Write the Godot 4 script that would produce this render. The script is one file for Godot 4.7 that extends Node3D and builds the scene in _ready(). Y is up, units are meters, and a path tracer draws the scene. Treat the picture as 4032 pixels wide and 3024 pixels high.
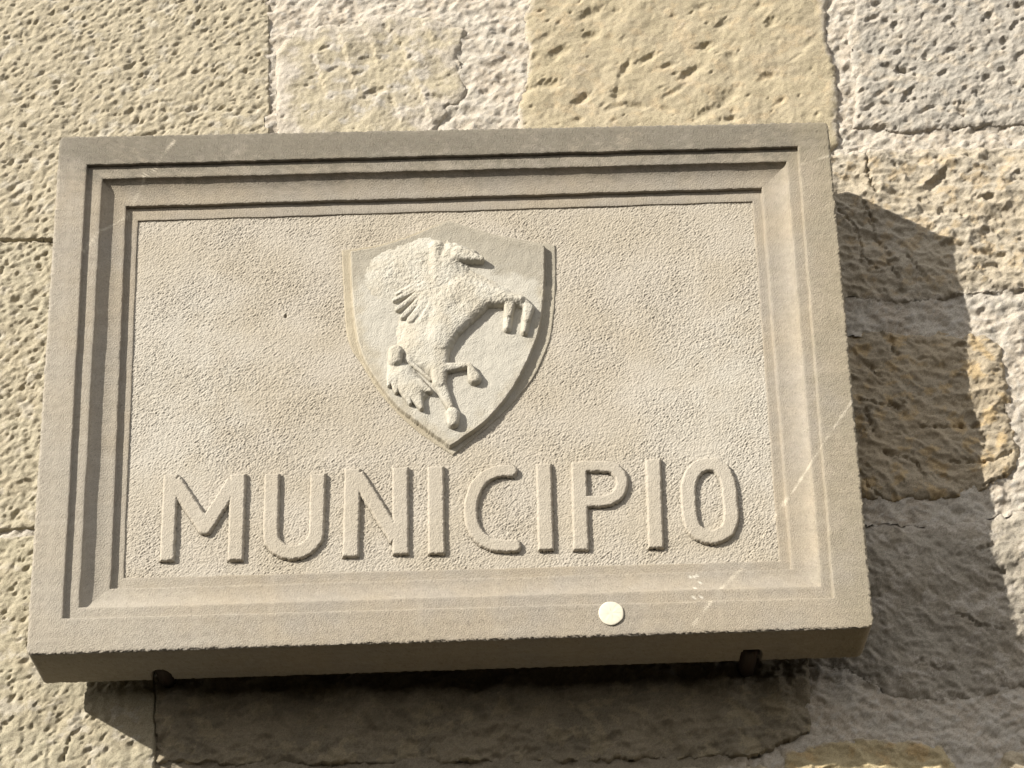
extends Node3D
# Carved stone plaque on a wall of rough sandstone blocks. All shapes are given in
# millimetres in the plaque's own axes: x right, y up, z out of the wall; z = 0 is the plaque's front.

const MM := 0.001
const UP_SHIFT := 2.75            # the plaque hangs 2.75 m above the street

var fbm := FastNoiseLite.new()
var ridged := FastNoiseLite.new()
var grain := FastNoiseLite.new()
var rng := RandomNumberGenerator.new()
var stone_mat: StandardMaterial3D
var carved_mat: StandardMaterial3D
var iron_mat: StandardMaterial3D

# the mortar sheet's grid
const MX0 := -680.0
const MY0 := -560.0
const MSTEP := 1.8
const MNX := 950
const MNY := 720
var covered := PackedByteArray()

func _ready() -> void:
	var cam := Camera3D.new()
	cam.name = "camera"
	cam.transform = Transform3D(Basis(Vector3(0.999652, -0.025299, -0.007526), Vector3(0.026033, 0.898007, 0.439211), Vector3(-0.004353, -0.439254, 0.898352)), Vector3(0.05401, 1.64155, 2.23759))
	cam.fov = 17.4172
	cam.near = 0.05
	cam.far = 200.0
	add_child(cam)
	cam.current = true
	var env := Environment.new()
	var sky := Sky.new()
	var psm := ProceduralSkyMaterial.new()
	psm.sky_top_color = Color(0.58, 0.58, 0.585)
	psm.sky_horizon_color = Color(0.82, 0.785, 0.73)
	psm.sky_curve = 0.15
	psm.sky_energy_multiplier = 1.25
	psm.ground_horizon_color = Color(0.55, 0.51, 0.43)
	psm.ground_bottom_color = Color(0.43, 0.385, 0.30)
	psm.ground_energy_multiplier = 0.22
	sky.sky_material = psm
	env.background_mode = Environment.BG_SKY
	env.sky = sky
	env.ambient_light_source = Environment.AMBIENT_SOURCE_SKY
	env.tonemap_mode = Environment.TONE_MAPPER_LINEAR
	env.tonemap_exposure = 1.7
	env.sdfgi_enabled = true
	env.ssao_enabled = true
	env.ssil_enabled = true
	var we := WorldEnvironment.new()
	we.name = "world_environment"
	we.environment = env
	add_child(we)
	var sun := DirectionalLight3D.new()
	sun.name = "sun"
	sun.light_energy = 1.5
	sun.light_color = Color(1.0, 0.97, 0.915)
	sun.light_angular_distance = 0.5
	sun.shadow_enabled = true
	add_child(sun)
	var s := Vector3(1.28, -0.76, -1.0)
	sun.look_at_from_position(Vector3(-1.28, 0.76 + UP_SHIFT, 1.0), Vector3(-1.28, 0.76 + UP_SHIFT, 1.0) + s, Vector3.UP)

	setup_noise()
	setup_materials()
	build_wall()
	build_plaque()
	build_pegs()
	build_sticker()

# ------------------------------------------------------------------ helpers

func setup_noise() -> void:
	fbm.noise_type = FastNoiseLite.TYPE_SIMPLEX_SMOOTH
	fbm.seed = 11
	fbm.frequency = 1.0
	fbm.fractal_type = FastNoiseLite.FRACTAL_FBM
	fbm.fractal_octaves = 3
	fbm.fractal_gain = 0.5
	ridged.noise_type = FastNoiseLite.TYPE_SIMPLEX_SMOOTH
	ridged.seed = 23
	ridged.frequency = 1.0
	ridged.fractal_type = FastNoiseLite.FRACTAL_RIDGED
	ridged.fractal_octaves = 4
	ridged.domain_warp_enabled = false
	grain.noise_type = FastNoiseLite.TYPE_SIMPLEX
	grain.seed = 37
	grain.frequency = 1.0
	grain.fractal_type = FastNoiseLite.FRACTAL_NONE
	rng.seed = 4711

func noise_image(px: int, freq: float, octaves: int, lo: float, hi: float, sd: int) -> ImageTexture:
	var n := FastNoiseLite.new()
	n.noise_type = FastNoiseLite.TYPE_SIMPLEX_SMOOTH
	n.seed = sd
	n.frequency = freq
	n.fractal_octaves = octaves
	n.fractal_gain = 0.62
	var im := n.get_seamless_image(px, px, false, false, 0.2, true)
	im.convert(Image.FORMAT_L8)
	if lo > 0.0:
		var d := im.get_data()
		for i in d.size():
			d[i] = int(clampf(255.0 * lerpf(lo, hi, d[i] / 255.0), 0.0, 255.0))
		im = Image.create_from_data(px, px, false, Image.FORMAT_L8, d)
	im.convert(Image.FORMAT_RGB8)
	im.generate_mipmaps()
	return ImageTexture.create_from_image(im)

func setup_materials() -> void:
	var relief := noise_image(1024, 0.03, 5, 0.0, 1.0, 5)
	var speck := noise_image(1024, 0.06, 4, 0.70, 1.24, 9)
	stone_mat = StandardMaterial3D.new()
	stone_mat.vertex_color_use_as_albedo = true
	stone_mat.albedo_texture = speck
	stone_mat.heightmap_enabled = true
	stone_mat.heightmap_texture = noise_image(1024, 0.07, 5, 0.0, 1.0, 15)
	stone_mat.heightmap_scale = 0.07
	stone_mat.uv1_triplanar = true
	stone_mat.uv1_world_triplanar = true
	stone_mat.uv1_scale = Vector3.ONE * 9.0
	stone_mat.roughness = 0.95
	stone_mat.metallic_specular = 0.2
	carved_mat = stone_mat.duplicate()
	carved_mat.heightmap_texture = relief
	carved_mat.heightmap_scale = 0.06
	carved_mat.albedo_texture = noise_image(1024, 0.075, 4, 0.70, 1.24, 19)
	carved_mat.uv1_scale = Vector3.ONE * 14.0
	iron_mat = StandardMaterial3D.new()
	iron_mat.vertex_color_use_as_albedo = true
	iron_mat.roughness = 0.85
	iron_mat.metallic = 0.2

func lin(r: float, g: float, b: float) -> Color:
	return Color(r, g, b)

# A grid of nx * ny points as a mesh with smooth normals. keep: one byte per point; a cell is drawn when all four of its points are kept.
func grid_mesh(p: PackedVector3Array, c: PackedColorArray, nx: int, ny: int, keep: PackedByteArray, flip := false) -> ArrayMesh:
	var map := PackedInt32Array()
	map.resize(nx * ny)
	map.fill(-1)
	var ov := PackedVector3Array()
	var on := PackedVector3Array()
	var oc := PackedColorArray()
	var oi := PackedInt32Array()
	var all := keep.is_empty()
	for j in ny - 1:
		for i in nx - 1:
			var a := j * nx + i
			if not all and (keep[a] == 0 or keep[a + 1] == 0 or keep[a + nx] == 0 or keep[a + nx + 1] == 0):
				continue
			for q: int in [a, a + 1, a + nx, a + nx + 1]:
				if map[q] < 0:
					map[q] = ov.size()
					var qi := q % nx
					var l := q - 1 if qi > 0 else q
					var r := q + 1 if qi < nx - 1 else q
					var d := q - nx if q >= nx else q
					var u := q + nx if q + nx < nx * ny else q
					var n := (p[r] - p[l]).cross(p[u] - p[d]).normalized()
					if n == Vector3.ZERO:
						n = Vector3(0, 0, -1 if flip else 1)
					on.push_back(-n if flip else n)
					ov.push_back(p[q] * MM)
					oc.push_back(c[q])
			var v0 := map[a]
			var v1 := map[a + 1]
			var v2 := map[a + nx]
			var v3 := map[a + nx + 1]
			if flip:
				oi.append_array(PackedInt32Array([v0, v1, v3, v0, v3, v2]))
			else:
				oi.append_array(PackedInt32Array([v0, v3, v1, v0, v2, v3]))
	var arr := []
	arr.resize(Mesh.ARRAY_MAX)
	arr[Mesh.ARRAY_VERTEX] = ov
	arr[Mesh.ARRAY_NORMAL] = on
	arr[Mesh.ARRAY_COLOR] = oc
	arr[Mesh.ARRAY_INDEX] = oi
	var m := ArrayMesh.new()
	if ov.size() > 0:
		m.add_surface_from_arrays(Mesh.PRIMITIVE_TRIANGLES, arr)
	return m

func join_into(st: SurfaceTool, m: ArrayMesh) -> void:
	st.append_from(m, 0, Transform3D())

func part(called: String, mesh: Mesh, mat: Material, parent: Node, label := "") -> MeshInstance3D:
	var o := MeshInstance3D.new()
	o.name = called
	o.mesh = mesh
	o.material_override = mat
	if label:
		o.set_meta("label", label)
	parent.add_child(o, true)
	return o

func thing(called: String, label: String, category: String, at := Vector3.ZERO, group := "") -> Node3D:
	var o := Node3D.new()
	o.name = called
	o.position = at
	o.set_meta("label", label)
	o.set_meta("category", category)
	if group:
		o.set_meta("group", group)
	add_child(o, true)
	return o

func sd_poly(x: float, y: float, q: PackedVector2Array) -> float:   # > 0 inside
	var best := 1e12
	var inside := false
	var n := q.size()
	var k := n - 1
	for i in n:
		var a := q[i]
		var b := q[k]
		var ex := b.x - a.x
		var ey := b.y - a.y
		var wx := x - a.x
		var wy := y - a.y
		var t := clampf((wx * ex + wy * ey) / (ex * ex + ey * ey), 0.0, 1.0)
		var dx := wx - ex * t
		var dy := wy - ey * t
		var d := dx * dx + dy * dy
		if d < best:
			best = d
		if (a.y > y) != (b.y > y) and x < ex * (y - a.y) / ey + a.x:
			inside = not inside
		k = i
	return sqrt(best) if inside else -sqrt(best)

# a pit of half length a, half width b, turned by ang, cut into the height field
func stamp_pit(z: PackedFloat32Array, nx: int, ny: int, x0: float, y0: float, step: float, cx: float, cy: float, a: float, b: float, ang: float, depth: float, soft := false) -> void:
	var reach := maxf(a, b) * 1.35
	var i0 := maxi(0, int((cx - reach - x0) / step))
	var i1 := mini(nx - 1, int((cx + reach - x0) / step) + 1)
	var j0 := maxi(0, int((cy - reach - y0) / step))
	var j1 := mini(ny - 1, int((cy + reach - y0) / step) + 1)
	var ca := cos(ang)
	var sa := sin(ang)
	for j in range(j0, j1 + 1):
		var dy := y0 + j * step - cy
		for i in range(i0, i1 + 1):
			var dx := x0 + i * step - cx
			var s := (dx * ca + dy * sa) / a
			var t := (dy * ca - dx * sa) / b
			var r := s * s + t * t
			r *= 1.0 + 0.4 * grain.get_noise_2d((cx + dx) * 0.13 + 7.0, (cy + dy) * 0.13 + cx)
			if r < 1.0:
				z[j * nx + i] -= depth * (1.3 * pow(1.0 - r, 1.7) if soft else 1.0 - r * r) * (0.72 + 0.42 * t)

func stamp_line(z: PackedFloat32Array, nx: int, ny: int, x0: float, y0: float, step: float, q: PackedVector2Array, mode: String, amount: float, width: float) -> void:
	for k in q.size() - 1:
		var a := q[k]
		var b := q[k + 1]
		var reach := width * (6.0 if mode == "step" else 2.5)
		var i0 := maxi(0, int((minf(a.x, b.x) - reach - x0) / step))
		var i1 := mini(nx - 1, int((maxf(a.x, b.x) + reach - x0) / step) + 1)
		var j0 := maxi(0, int((minf(a.y, b.y) - reach - y0) / step))
		var j1 := mini(ny - 1, int((maxf(a.y, b.y) + reach - y0) / step) + 1)
		var e := b - a
		var ln := e.length()
		e /= ln
		for j in range(j0, j1 + 1):
			for i in range(i0, i1 + 1):
				var w := Vector2(x0 + i * step, y0 + j * step) - a
				w += Vector2(grain.get_noise_2d(w.x * 0.15, w.y * 0.15), grain.get_noise_2d(w.x * 0.15 + 50.0, w.y * 0.15)) * 1.3
				var t := w.dot(e)
				if t < -width or t > ln + width:
					continue
				var side := e.x * w.y - e.y * w.x
				if mode == "step":
					var fade := clampf((t + width) / (2.0 * width), 0.0, 1.0) * clampf((ln + width - t) / (2.0 * width), 0.0, 1.0)
					z[j * nx + i] += amount * fade * clampf(side / 1.2, -1.0, 1.0) * exp(-absf(side) / (width * 2.2))
				else:
					var over := maxf(maxf(-t, t - ln), 0.0)
					var d := sqrt(side * side + over * over) / (width * (0.75 + 0.6 * grain.get_noise_2d(t * 0.1 + a.x, 7.0)))
					if d < 1.0:
						z[j * nx + i] = minf(z[j * nx + i], z[j * nx + i] - amount * (1.0 - d * d) * 0.7)

# ------------------------------------------------------------------ the wall

# the wall is not flat: it falls back towards the lower right
func wall_bow(x: float, y: float) -> float:
	return -17.0 * smoothstep(-150.0, -300.0, y) * smoothstep(-330.0, -150.0, x) - 5.0 * smoothstep(0.0, -200.0, y) * smoothstep(420.0, 520.0, x)

# o: look of the block. lo, rg, md, fi = [height, wave length] of four reliefs; a, b, c = its stone colours
func build_block(q: PackedVector2Array, o: Dictionary, wall: Node3D) -> void:
	var step: float = o.get("step", 1.5)
	var sx: float = o.seed * 137.3
	var lo := q[0]
	var hi := q[0]
	for v in q:
		lo = lo.min(v)
		hi = hi.max(v)
	lo -= Vector2.ONE * 3.0
	hi += Vector2.ONE * 3.0
	# keep to the stretch of wall that is built
	lo = lo.max(Vector2(MX0, MY0))
	hi = hi.min(Vector2(MX0 + MSTEP * (MNX - 1), MY0 + MSTEP * (MNY - 1)))
	var nx := int((hi.x - lo.x) / step) + 2
	var ny := int((hi.y - lo.y) / step) + 2
	var mid := (lo + hi) * 0.5
	var z := PackedFloat32Array()
	z.resize(nx * ny)
	var keep := PackedByteArray()
	keep.resize(nx * ny)
	var edge := PackedFloat32Array()
	edge.resize(nx * ny)
	var z0: float = -112.0 + o.get("out", 0.0)
	var er: float = o.get("round", 5.0)
	var er_depth: float = o.get("round_depth", 5.0)
	var wob: float = o.get("wobble", 1.5)
	var tilt: Vector2 = o.get("tilt", Vector2.ZERO)
	var a1: float = o.lo[0]
	var l1: float = 1.0 / o.lo[1]
	var a2: float = o.rg[0]
	var l2: float = 1.0 / o.rg[1]
	var a3: float = o.md[0]
	var l3: float = 1.0 / o.md[1]
	var a4: float = o.fi[0]
	var l4: float = 1.0 / o.fi[1]
	var stretch: float = o.get("stretch", 1.0)
	var turn: float = o.get("turn", 0.0)
	var ct := cos(turn)
	var sn := sin(turn)
	for j in ny:
		var y := lo.y + j * step
		for i in nx:
			var x := lo.x + i * step
			var d := sd_poly(x, y, q)
			if d < -4.0:
				continue
			var k := j * nx + i
			if d < 14.0:
				d += wob * fbm.get_noise_2d(x * 0.06 + sx, y * 0.06) + 0.4 * grain.get_noise_2d(x * 0.4, y * 0.4 + sx)
			edge[k] = d
			if d < -1.6:
				continue
			keep[k] = 1
			var h := a1 * fbm.get_noise_2d(x * l1 + sx, y * l1)
			if a2 > 0.0:
				var rx := (x * ct + y * sn)
				var ry := (y * ct - x * sn) * stretch
				var wx := 6.0 * fbm.get_noise_2d(x * 0.03 + 9.0, y * 0.03 + sx)
				h += a2 * ridged.get_noise_2d((rx + wx) * l2 + sx, (ry + wx) * l2)
			h += a3 * fbm.get_noise_2d(x * l3, y * l3 + sx)
			h += a4 * grain.get_noise_2d(x * l4, y * l4 + sx)
			var e := clampf(d / er, 0.0, 1.0)
			var drop := (1.0 - sqrt(1.0 - (1.0 - e) * (1.0 - e))) * er_depth
			if d < 0.8:
				drop += clampf((0.8 - d) / 1.6, 0.0, 1.0) * 16.0
			z[k] = z0 + wall_bow(x, y) + h + tilt.x * (x - mid.x) + tilt.y * (y - mid.y) - drop
	if o.has("pock"):
		var sp: float = o.pock[0]
		var pn := int((hi.x - lo.x) / sp)
		var pm := int((hi.y - lo.y) / sp)
		rng.seed = int(o.seed) + 100
		for j in pm:
			for i in pn:
				var cx := lo.x + (i + rng.randf()) * sp
				var cy := lo.y + (j + rng.randf()) * sp
				var sc := rng.randf_range(0.5, 1.35)
				var dens := fbm.get_noise_2d(cx * 0.02 + sx, cy * 0.02 + 3.0)
				var ang: float = rng.randfn(o.pock[4], 0.35)
				if rng.randf() < 0.72 + dens:
					stamp_pit(z, nx, ny, lo.x, lo.y, step, cx, cy, o.pock[1] * sc, o.pock[2] * sc * rng.randf_range(0.8, 1.3), ang, o.pock[3] * rng.randf_range(0.3, 1.3), true)
	if o.has("nicks"):
		rng.seed = int(o.seed) + 500
		for v in int((hi.x - lo.x) * (hi.y - lo.y) / (o.nicks[0] * o.nicks[0])):
			var cx := rng.randf_range(lo.x, hi.x)
			var cy := rng.randf_range(lo.y, hi.y)
			var sc := rng.randf_range(0.5, 1.6)
			stamp_pit(z, nx, ny, lo.x, lo.y, step, cx, cy, o.nicks[1] * sc, o.nicks[2] * sc, rng.randfn(o.nicks[4], 0.4), o.nicks[3] * rng.randf_range(0.4, 1.3), true)
	for g: PackedVector2Array in o.get("steps", []):
		stamp_line(z, nx, ny, lo.x, lo.y, step, g, "step", o.get("step_height", 1.3), 5.0)
	for g: PackedVector2Array in o.get("cracks", []):
		stamp_line(z, nx, ny, lo.x, lo.y, step, g, "crack", 6.0, 2.4)
	for g: Array in o.get("pits", []):
		stamp_pit(z, nx, ny, lo.x, lo.y, step, g[0], g[1], g[2] * 1.1 + 0.8, g[3] * 1.1 + 0.8, g[4], g[5] * 0.85, o.get("soft_pits", false))
	var p := PackedVector3Array()
	p.resize(nx * ny)
	var c := PackedColorArray()
	c.resize(nx * ny)
	var ca: Color = o.a
	var cb: Color = o.b
	var cc: Color = o.c
	var share: float = o.get("c_share", 0.0)
	for j in ny:
		for i in nx:
			var k := j * nx + i
			var x := lo.x + i * step
			var y := lo.y + j * step
			p[k] = Vector3(x, y, z[k])
			if keep[k] == 0:
				continue
			var n1 := fbm.get_noise_2d(x * 0.012 + 70.0 + sx, y * 0.017)
			var n2 := fbm.get_noise_2d(x * 0.035, y * 0.045 + 40.0 + sx)
			var n3 := grain.get_noise_2d(x * 0.3 + sx, y * 0.3)
			var col := ca.lerp(cb, clampf(0.5 + 1.3 * n1 + 0.35 * n2, 0.0, 1.0))
			col = col.lerp(cc, smoothstep(0.05, 0.5, n2 + 0.5 * n1 + share + 0.12 * n3))
			var lime: float = o.get("lime", 0.0)      # lime wash and mortar smeared over the block's margins
			if lime > 0.0:
				var w := clampf(1.0 - edge[k] / lime, 0.0, 1.0)
				col = col.lerp(Color(0.47, 0.43, 0.375), 0.85 * smoothstep(0.25, 0.95, w + 0.5 * n2 + 0.5 * n1 + 0.1 * n3))
			col *= 1.0 + 0.10 * n3
			col.a = 1.0
			c[k] = col
			if edge[k] > 7.0:
				var mi := int((x - MX0) / MSTEP)
				var mj := int((y - MY0) / MSTEP)
				if mi >= 0 and mi < MNX - 1 and mj >= 0 and mj < MNY - 1:
					covered[mj * MNX + mi] = 1
					if step > MSTEP:
						var w := int(step / MSTEP) + 1
						for v in w:
							for u in w:
								covered[mini(mj + v, MNY - 1) * MNX + mini(mi + u, MNX - 1)] = 1
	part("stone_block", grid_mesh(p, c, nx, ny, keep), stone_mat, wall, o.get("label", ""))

func build_wall() -> void:
	var wall := thing("stone_wall", "pale sandstone block wall with rough mortar joints behind the carved plaque", "wall", Vector3(0, UP_SHIFT, 0))
	covered.resize(MNX * MNY)
	var dressed := {"lo": [2.2, 70.0], "rg": [0.0, 30.0], "md": [1.7, 12.0], "fi": [0.25, 3.0], "pock": [7.6, 6.2, 3.6, 1.5, 0.5], "nicks": [12.5, 4.2, 2.1, 2.1, 0.6], "round": 3.0, "round_depth": 2.0, "wobble": 0.8,
		"a": Color(0.41, 0.368, 0.283), "b": Color(0.38, 0.338, 0.255), "c": Color(0.44, 0.405, 0.335), "c_share": -0.1}
	var hacked := {"lo": [3.0, 60.0], "rg": [0.0, 30.0], "md": [0.8, 10.0], "fi": [0.2, 2.8], "round": 9.0, "round_depth": 7.0, "wobble": 3.0}
	var rough := {"lo": [6.0, 75.0], "rg": [4.2, 52.0], "md": [1.5, 11.0], "fi": [0.3, 3.0], "stretch": 1.9, "turn": -0.35, "round": 11.0, "round_depth": 9.0, "wobble": 3.5}
	var far := {"step": 3.0, "lo": [3.0, 60.0], "rg": [1.0, 40.0], "md": [1.5, 10.0], "fi": [0.4, 4.0], "pock": [14.0, 7.0, 4.5, 3.0, 0.5], "round": 8.0, "round_depth": 6.0,
		"a": Color(0.46, 0.40, 0.28), "b": Color(0.40, 0.35, 0.26), "c": Color(0.50, 0.46, 0.37)}
	var hidden := {"step": 6.0, "lo": [2.0, 60.0], "rg": [0.0, 40.0], "md": [1.0, 14.0], "fi": [0.0, 4.0], "round": 8.0, "round_depth": 6.0,
		"a": Color(0.44, 0.38, 0.27), "b": Color(0.40, 0.35, 0.26), "c": Color(0.46, 0.42, 0.34), "out": -2.0}
	build_block(PackedVector2Array([Vector2(-674.9, 559.1), Vector2(-195.8, 544.5), Vector2(-191.4, 347.2), Vector2(-191.1, 329.4), Vector2(-281.4, 223.6), Vector2(-645.3, 234.3)]), mix(dressed, {"seed": 1}), wall)
	build_block(PackedVector2Array([Vector2(-645.2, 233.2), Vector2(-281.3, 222.4), Vector2(-229.1, 119.5), Vector2(-225.3, -41.6), Vector2(-251.8, -112.5), Vector2(-425.0, -108.6), Vector2(-458.8, -110.7), Vector2(-614.1, -107.8)]), mix(dressed, {"seed": 2, "md": [2.4, 13.0], "a": Color(0.40, 0.365, 0.283)}), wall)
	build_block(PackedVector2Array([Vector2(-613.5, -114.4), Vector2(-458.3, -117.3), Vector2(-425.6, -115.7), Vector2(-261.1, -117.8), Vector2(-296.9, -241.2), Vector2(-293.5, -318.2), Vector2(-290.9, -365.2), Vector2(-285.2, -519.4), Vector2(-577.3, -511.5)]), mix(dressed, {"seed": 3, "pock": [13.0, 5.5, 2.6, 2.4, 0.6], "md": [1.6, 13.0], "cracks": [PackedVector2Array([Vector2(-366.5, -321.9), Vector2(-376.1, -332.2), Vector2(-378.8, -343.8), Vector2(-381.7, -354.1)]), PackedVector2Array([Vector2(-293.4, -353.1), Vector2(-291.0, -359.0), Vector2(-292.4, -367.0)])], "a": Color(0.41, 0.375, 0.285), "b": Color(0.375, 0.335, 0.25), "out": 0.5}), wall)
	build_block(PackedVector2Array([Vector2(-189.3, 464.4), Vector2(-179.6, 477.7), Vector2(-165.3, 492.2), Vector2(-119.1, 498.2), Vector2(-72.3, 509.9), Vector2(-10.3, 504.3), Vector2(27.9, 486.3), Vector2(15.9, 450.2), Vector2(22.6, 420.7), Vector2(26.3, 399.3), Vector2(5.5, 378.3), Vector2(-8.5, 353.6), Vector2(-12.1, 271.4), Vector2(-186.2, 276.6)]), mix(hacked, {"seed": 4, "out": 1.0, "pits": [[-77.9, 401.3, 14.0, 5.2, 0.44, 5.0], [-134.0, 462.1, 7.0, 2.1, 0.44, 3.0], [-122.3, 435.2, 8.0, 2.6, 0.35, 3.0], [-63.1, 516.3, 12.0, 5.2, 0.00, 8.0], [-23.6, 505.8, 4.5, 3.1, 0.00, 5.0], [-102.6, 514.7, 3.0, 3.1, 0.00, 5.0], [-104.9, 494.3, 12.0, 3.1, 0.17, 3.5], [-10.2, 393.0, 11.0, 3.6, -0.26, 4.0], [7.1, 380.0, 7.0, 4.2, -0.17, 5.0], [-36.4, 446.3, 6.0, 3.1, 0.35, 3.0], [-95.5, 427.2, 6.0, 3.1, 0.44, 3.0], [-186.5, 471.0, 3.5, 4.7, 0.70, 6.0], [-55.7, 435.9, 11.0, 2.6, 0.00, 2.0], [-84.8, 447.8, 3.5, 7.3, 1.40, 2.5]], "steps": [PackedVector2Array([Vector2(-66.2, 496.9), Vector2(-57.0, 479.9), Vector2(-47.1, 464.9), Vector2(-39.6, 437.3), Vector2(-31.3, 417.1), Vector2(-23.9, 393.4), Vector2(-15.9, 364.6)]), PackedVector2Array([Vector2(-89.4, 488.3), Vector2(-81.7, 471.5), Vector2(-77.9, 458.5), Vector2(-76.4, 443.9)]), PackedVector2Array([Vector2(-118.8, 485.5), Vector2(-111.7, 465.0), Vector2(-107.0, 439.3), Vector2(-103.2, 421.1), Vector2(-97.0, 404.6)]), PackedVector2Array([Vector2(-144.8, 456.9), Vector2(-139.9, 433.0), Vector2(-135.2, 418.4), Vector2(-130.5, 402.0)]), PackedVector2Array([Vector2(-58.9, 399.9), Vector2(-52.9, 381.8), Vector2(-48.4, 365.6)]), PackedVector2Array([Vector2(13.5, 450.3), Vector2(17.9, 435.5), Vector2(23.7, 415.4), Vector2(24.9, 397.3)]), PackedVector2Array([Vector2(-24.4, 497.4), Vector2(-18.4, 480.6), Vector2(-10.8, 469.3)])], "step_height": 2.2, "md": [1.1, 9.0], "pock": [17.0, 4.0, 2.0, 1.6, 0.4], "lime": 60.0,
		"a": Color(0.43, 0.385, 0.29), "b": Color(0.40, 0.36, 0.285), "c": Color(0.45, 0.42, 0.37)}), wall)
	build_block(PackedVector2Array([Vector2(101.0, 537.3), Vector2(86.8, 496.9), Vector2(93.4, 453.4), Vector2(88.1, 410.8), Vector2(78.4, 374.9), Vector2(77.2, 268.7), Vector2(368.7, 260.1), Vector2(430.5, 322.6), Vector2(432.8, 362.4), Vector2(435.0, 383.4), Vector2(436.2, 422.8), Vector2(429.5, 453.7), Vector2(430.9, 497.1), Vector2(435.4, 527.1)]), mix(hacked, {"seed": 5, "out": 1.5, "pits": [[162.8, 497.8, 20.0, 7.3, 0.52, 4.5], [128.7, 449.3, 15.0, 7.3, 0.61, 5.0], [165.7, 471.3, 10.0, 5.2, 0.17, 5.0], [115.7, 406.9, 18.0, 8.3, 0.09, 6.0], [152.2, 387.7, 16.0, 5.7, 0.61, 5.5], [192.0, 392.5, 9.0, 8.3, 0.70, 6.0], [201.2, 425.6, 17.0, 4.7, 1.05, 5.0], [227.6, 438.6, 17.0, 4.7, 0.49, 5.0], [248.9, 427.2, 11.0, 4.2, 0.26, 5.0], [272.8, 417.4, 19.0, 5.7, 0.66, 5.0], [291.5, 452.0, 11.0, 7.3, 0.17, 6.0], [320.3, 437.3, 9.0, 6.2, -0.17, 4.0], [359.8, 411.7, 4.0, 11.4, 1.48, 4.0], [367.3, 482.2, 8.0, 6.8, 0.87, 5.0], [312.7, 480.7, 13.0, 6.2, 0.61, 4.0], [213.0, 376.8, 5.0, 14.6, 1.36, 4.5], [253.5, 393.7, 20.0, 3.6, 0.52, 3.0], [287.7, 365.6, 20.0, 7.3, 0.52, 4.0], [314.5, 385.8, 20.0, 8.3, 0.79, 3.5], [370.2, 378.1, 10.0, 3.6, 0.61, 3.0], [112.5, 468.2, 17.0, 5.2, 0.61, 2.5], [101.4, 443.9, 6.0, 4.2, 0.52, 3.0], [186.1, 374.6, 15.0, 4.2, 0.35, 3.0], [313.9, 357.3, 11.0, 4.2, 0.17, 5.0], [147.3, 360.8, 6.0, 5.2, 0.35, 4.0], [244.7, 372.9, 4.0, 9.4, 1.22, 3.0], [355.9, 504.4, 8.0, 5.2, 0.52, 3.0], [409.5, 456.1, 15.0, 4.2, 0.87, 2.0], [290.8, 504.8, 8.0, 4.7, 0.44, 3.0], [392.4, 435.1, 13.0, 2.6, 0.61, 2.0], [89.9, 401.6, 13.0, 5.2, 0.17, 4.0]], "soft_pits": true, "pock": [24.0, 5.0, 2.6, 2.0, 0.6], "lime": 12.0,
		"a": Color(0.41, 0.358, 0.255), "b": Color(0.39, 0.342, 0.252), "c": Color(0.425, 0.355, 0.245), "c_share": -0.05}), wall)
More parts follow.
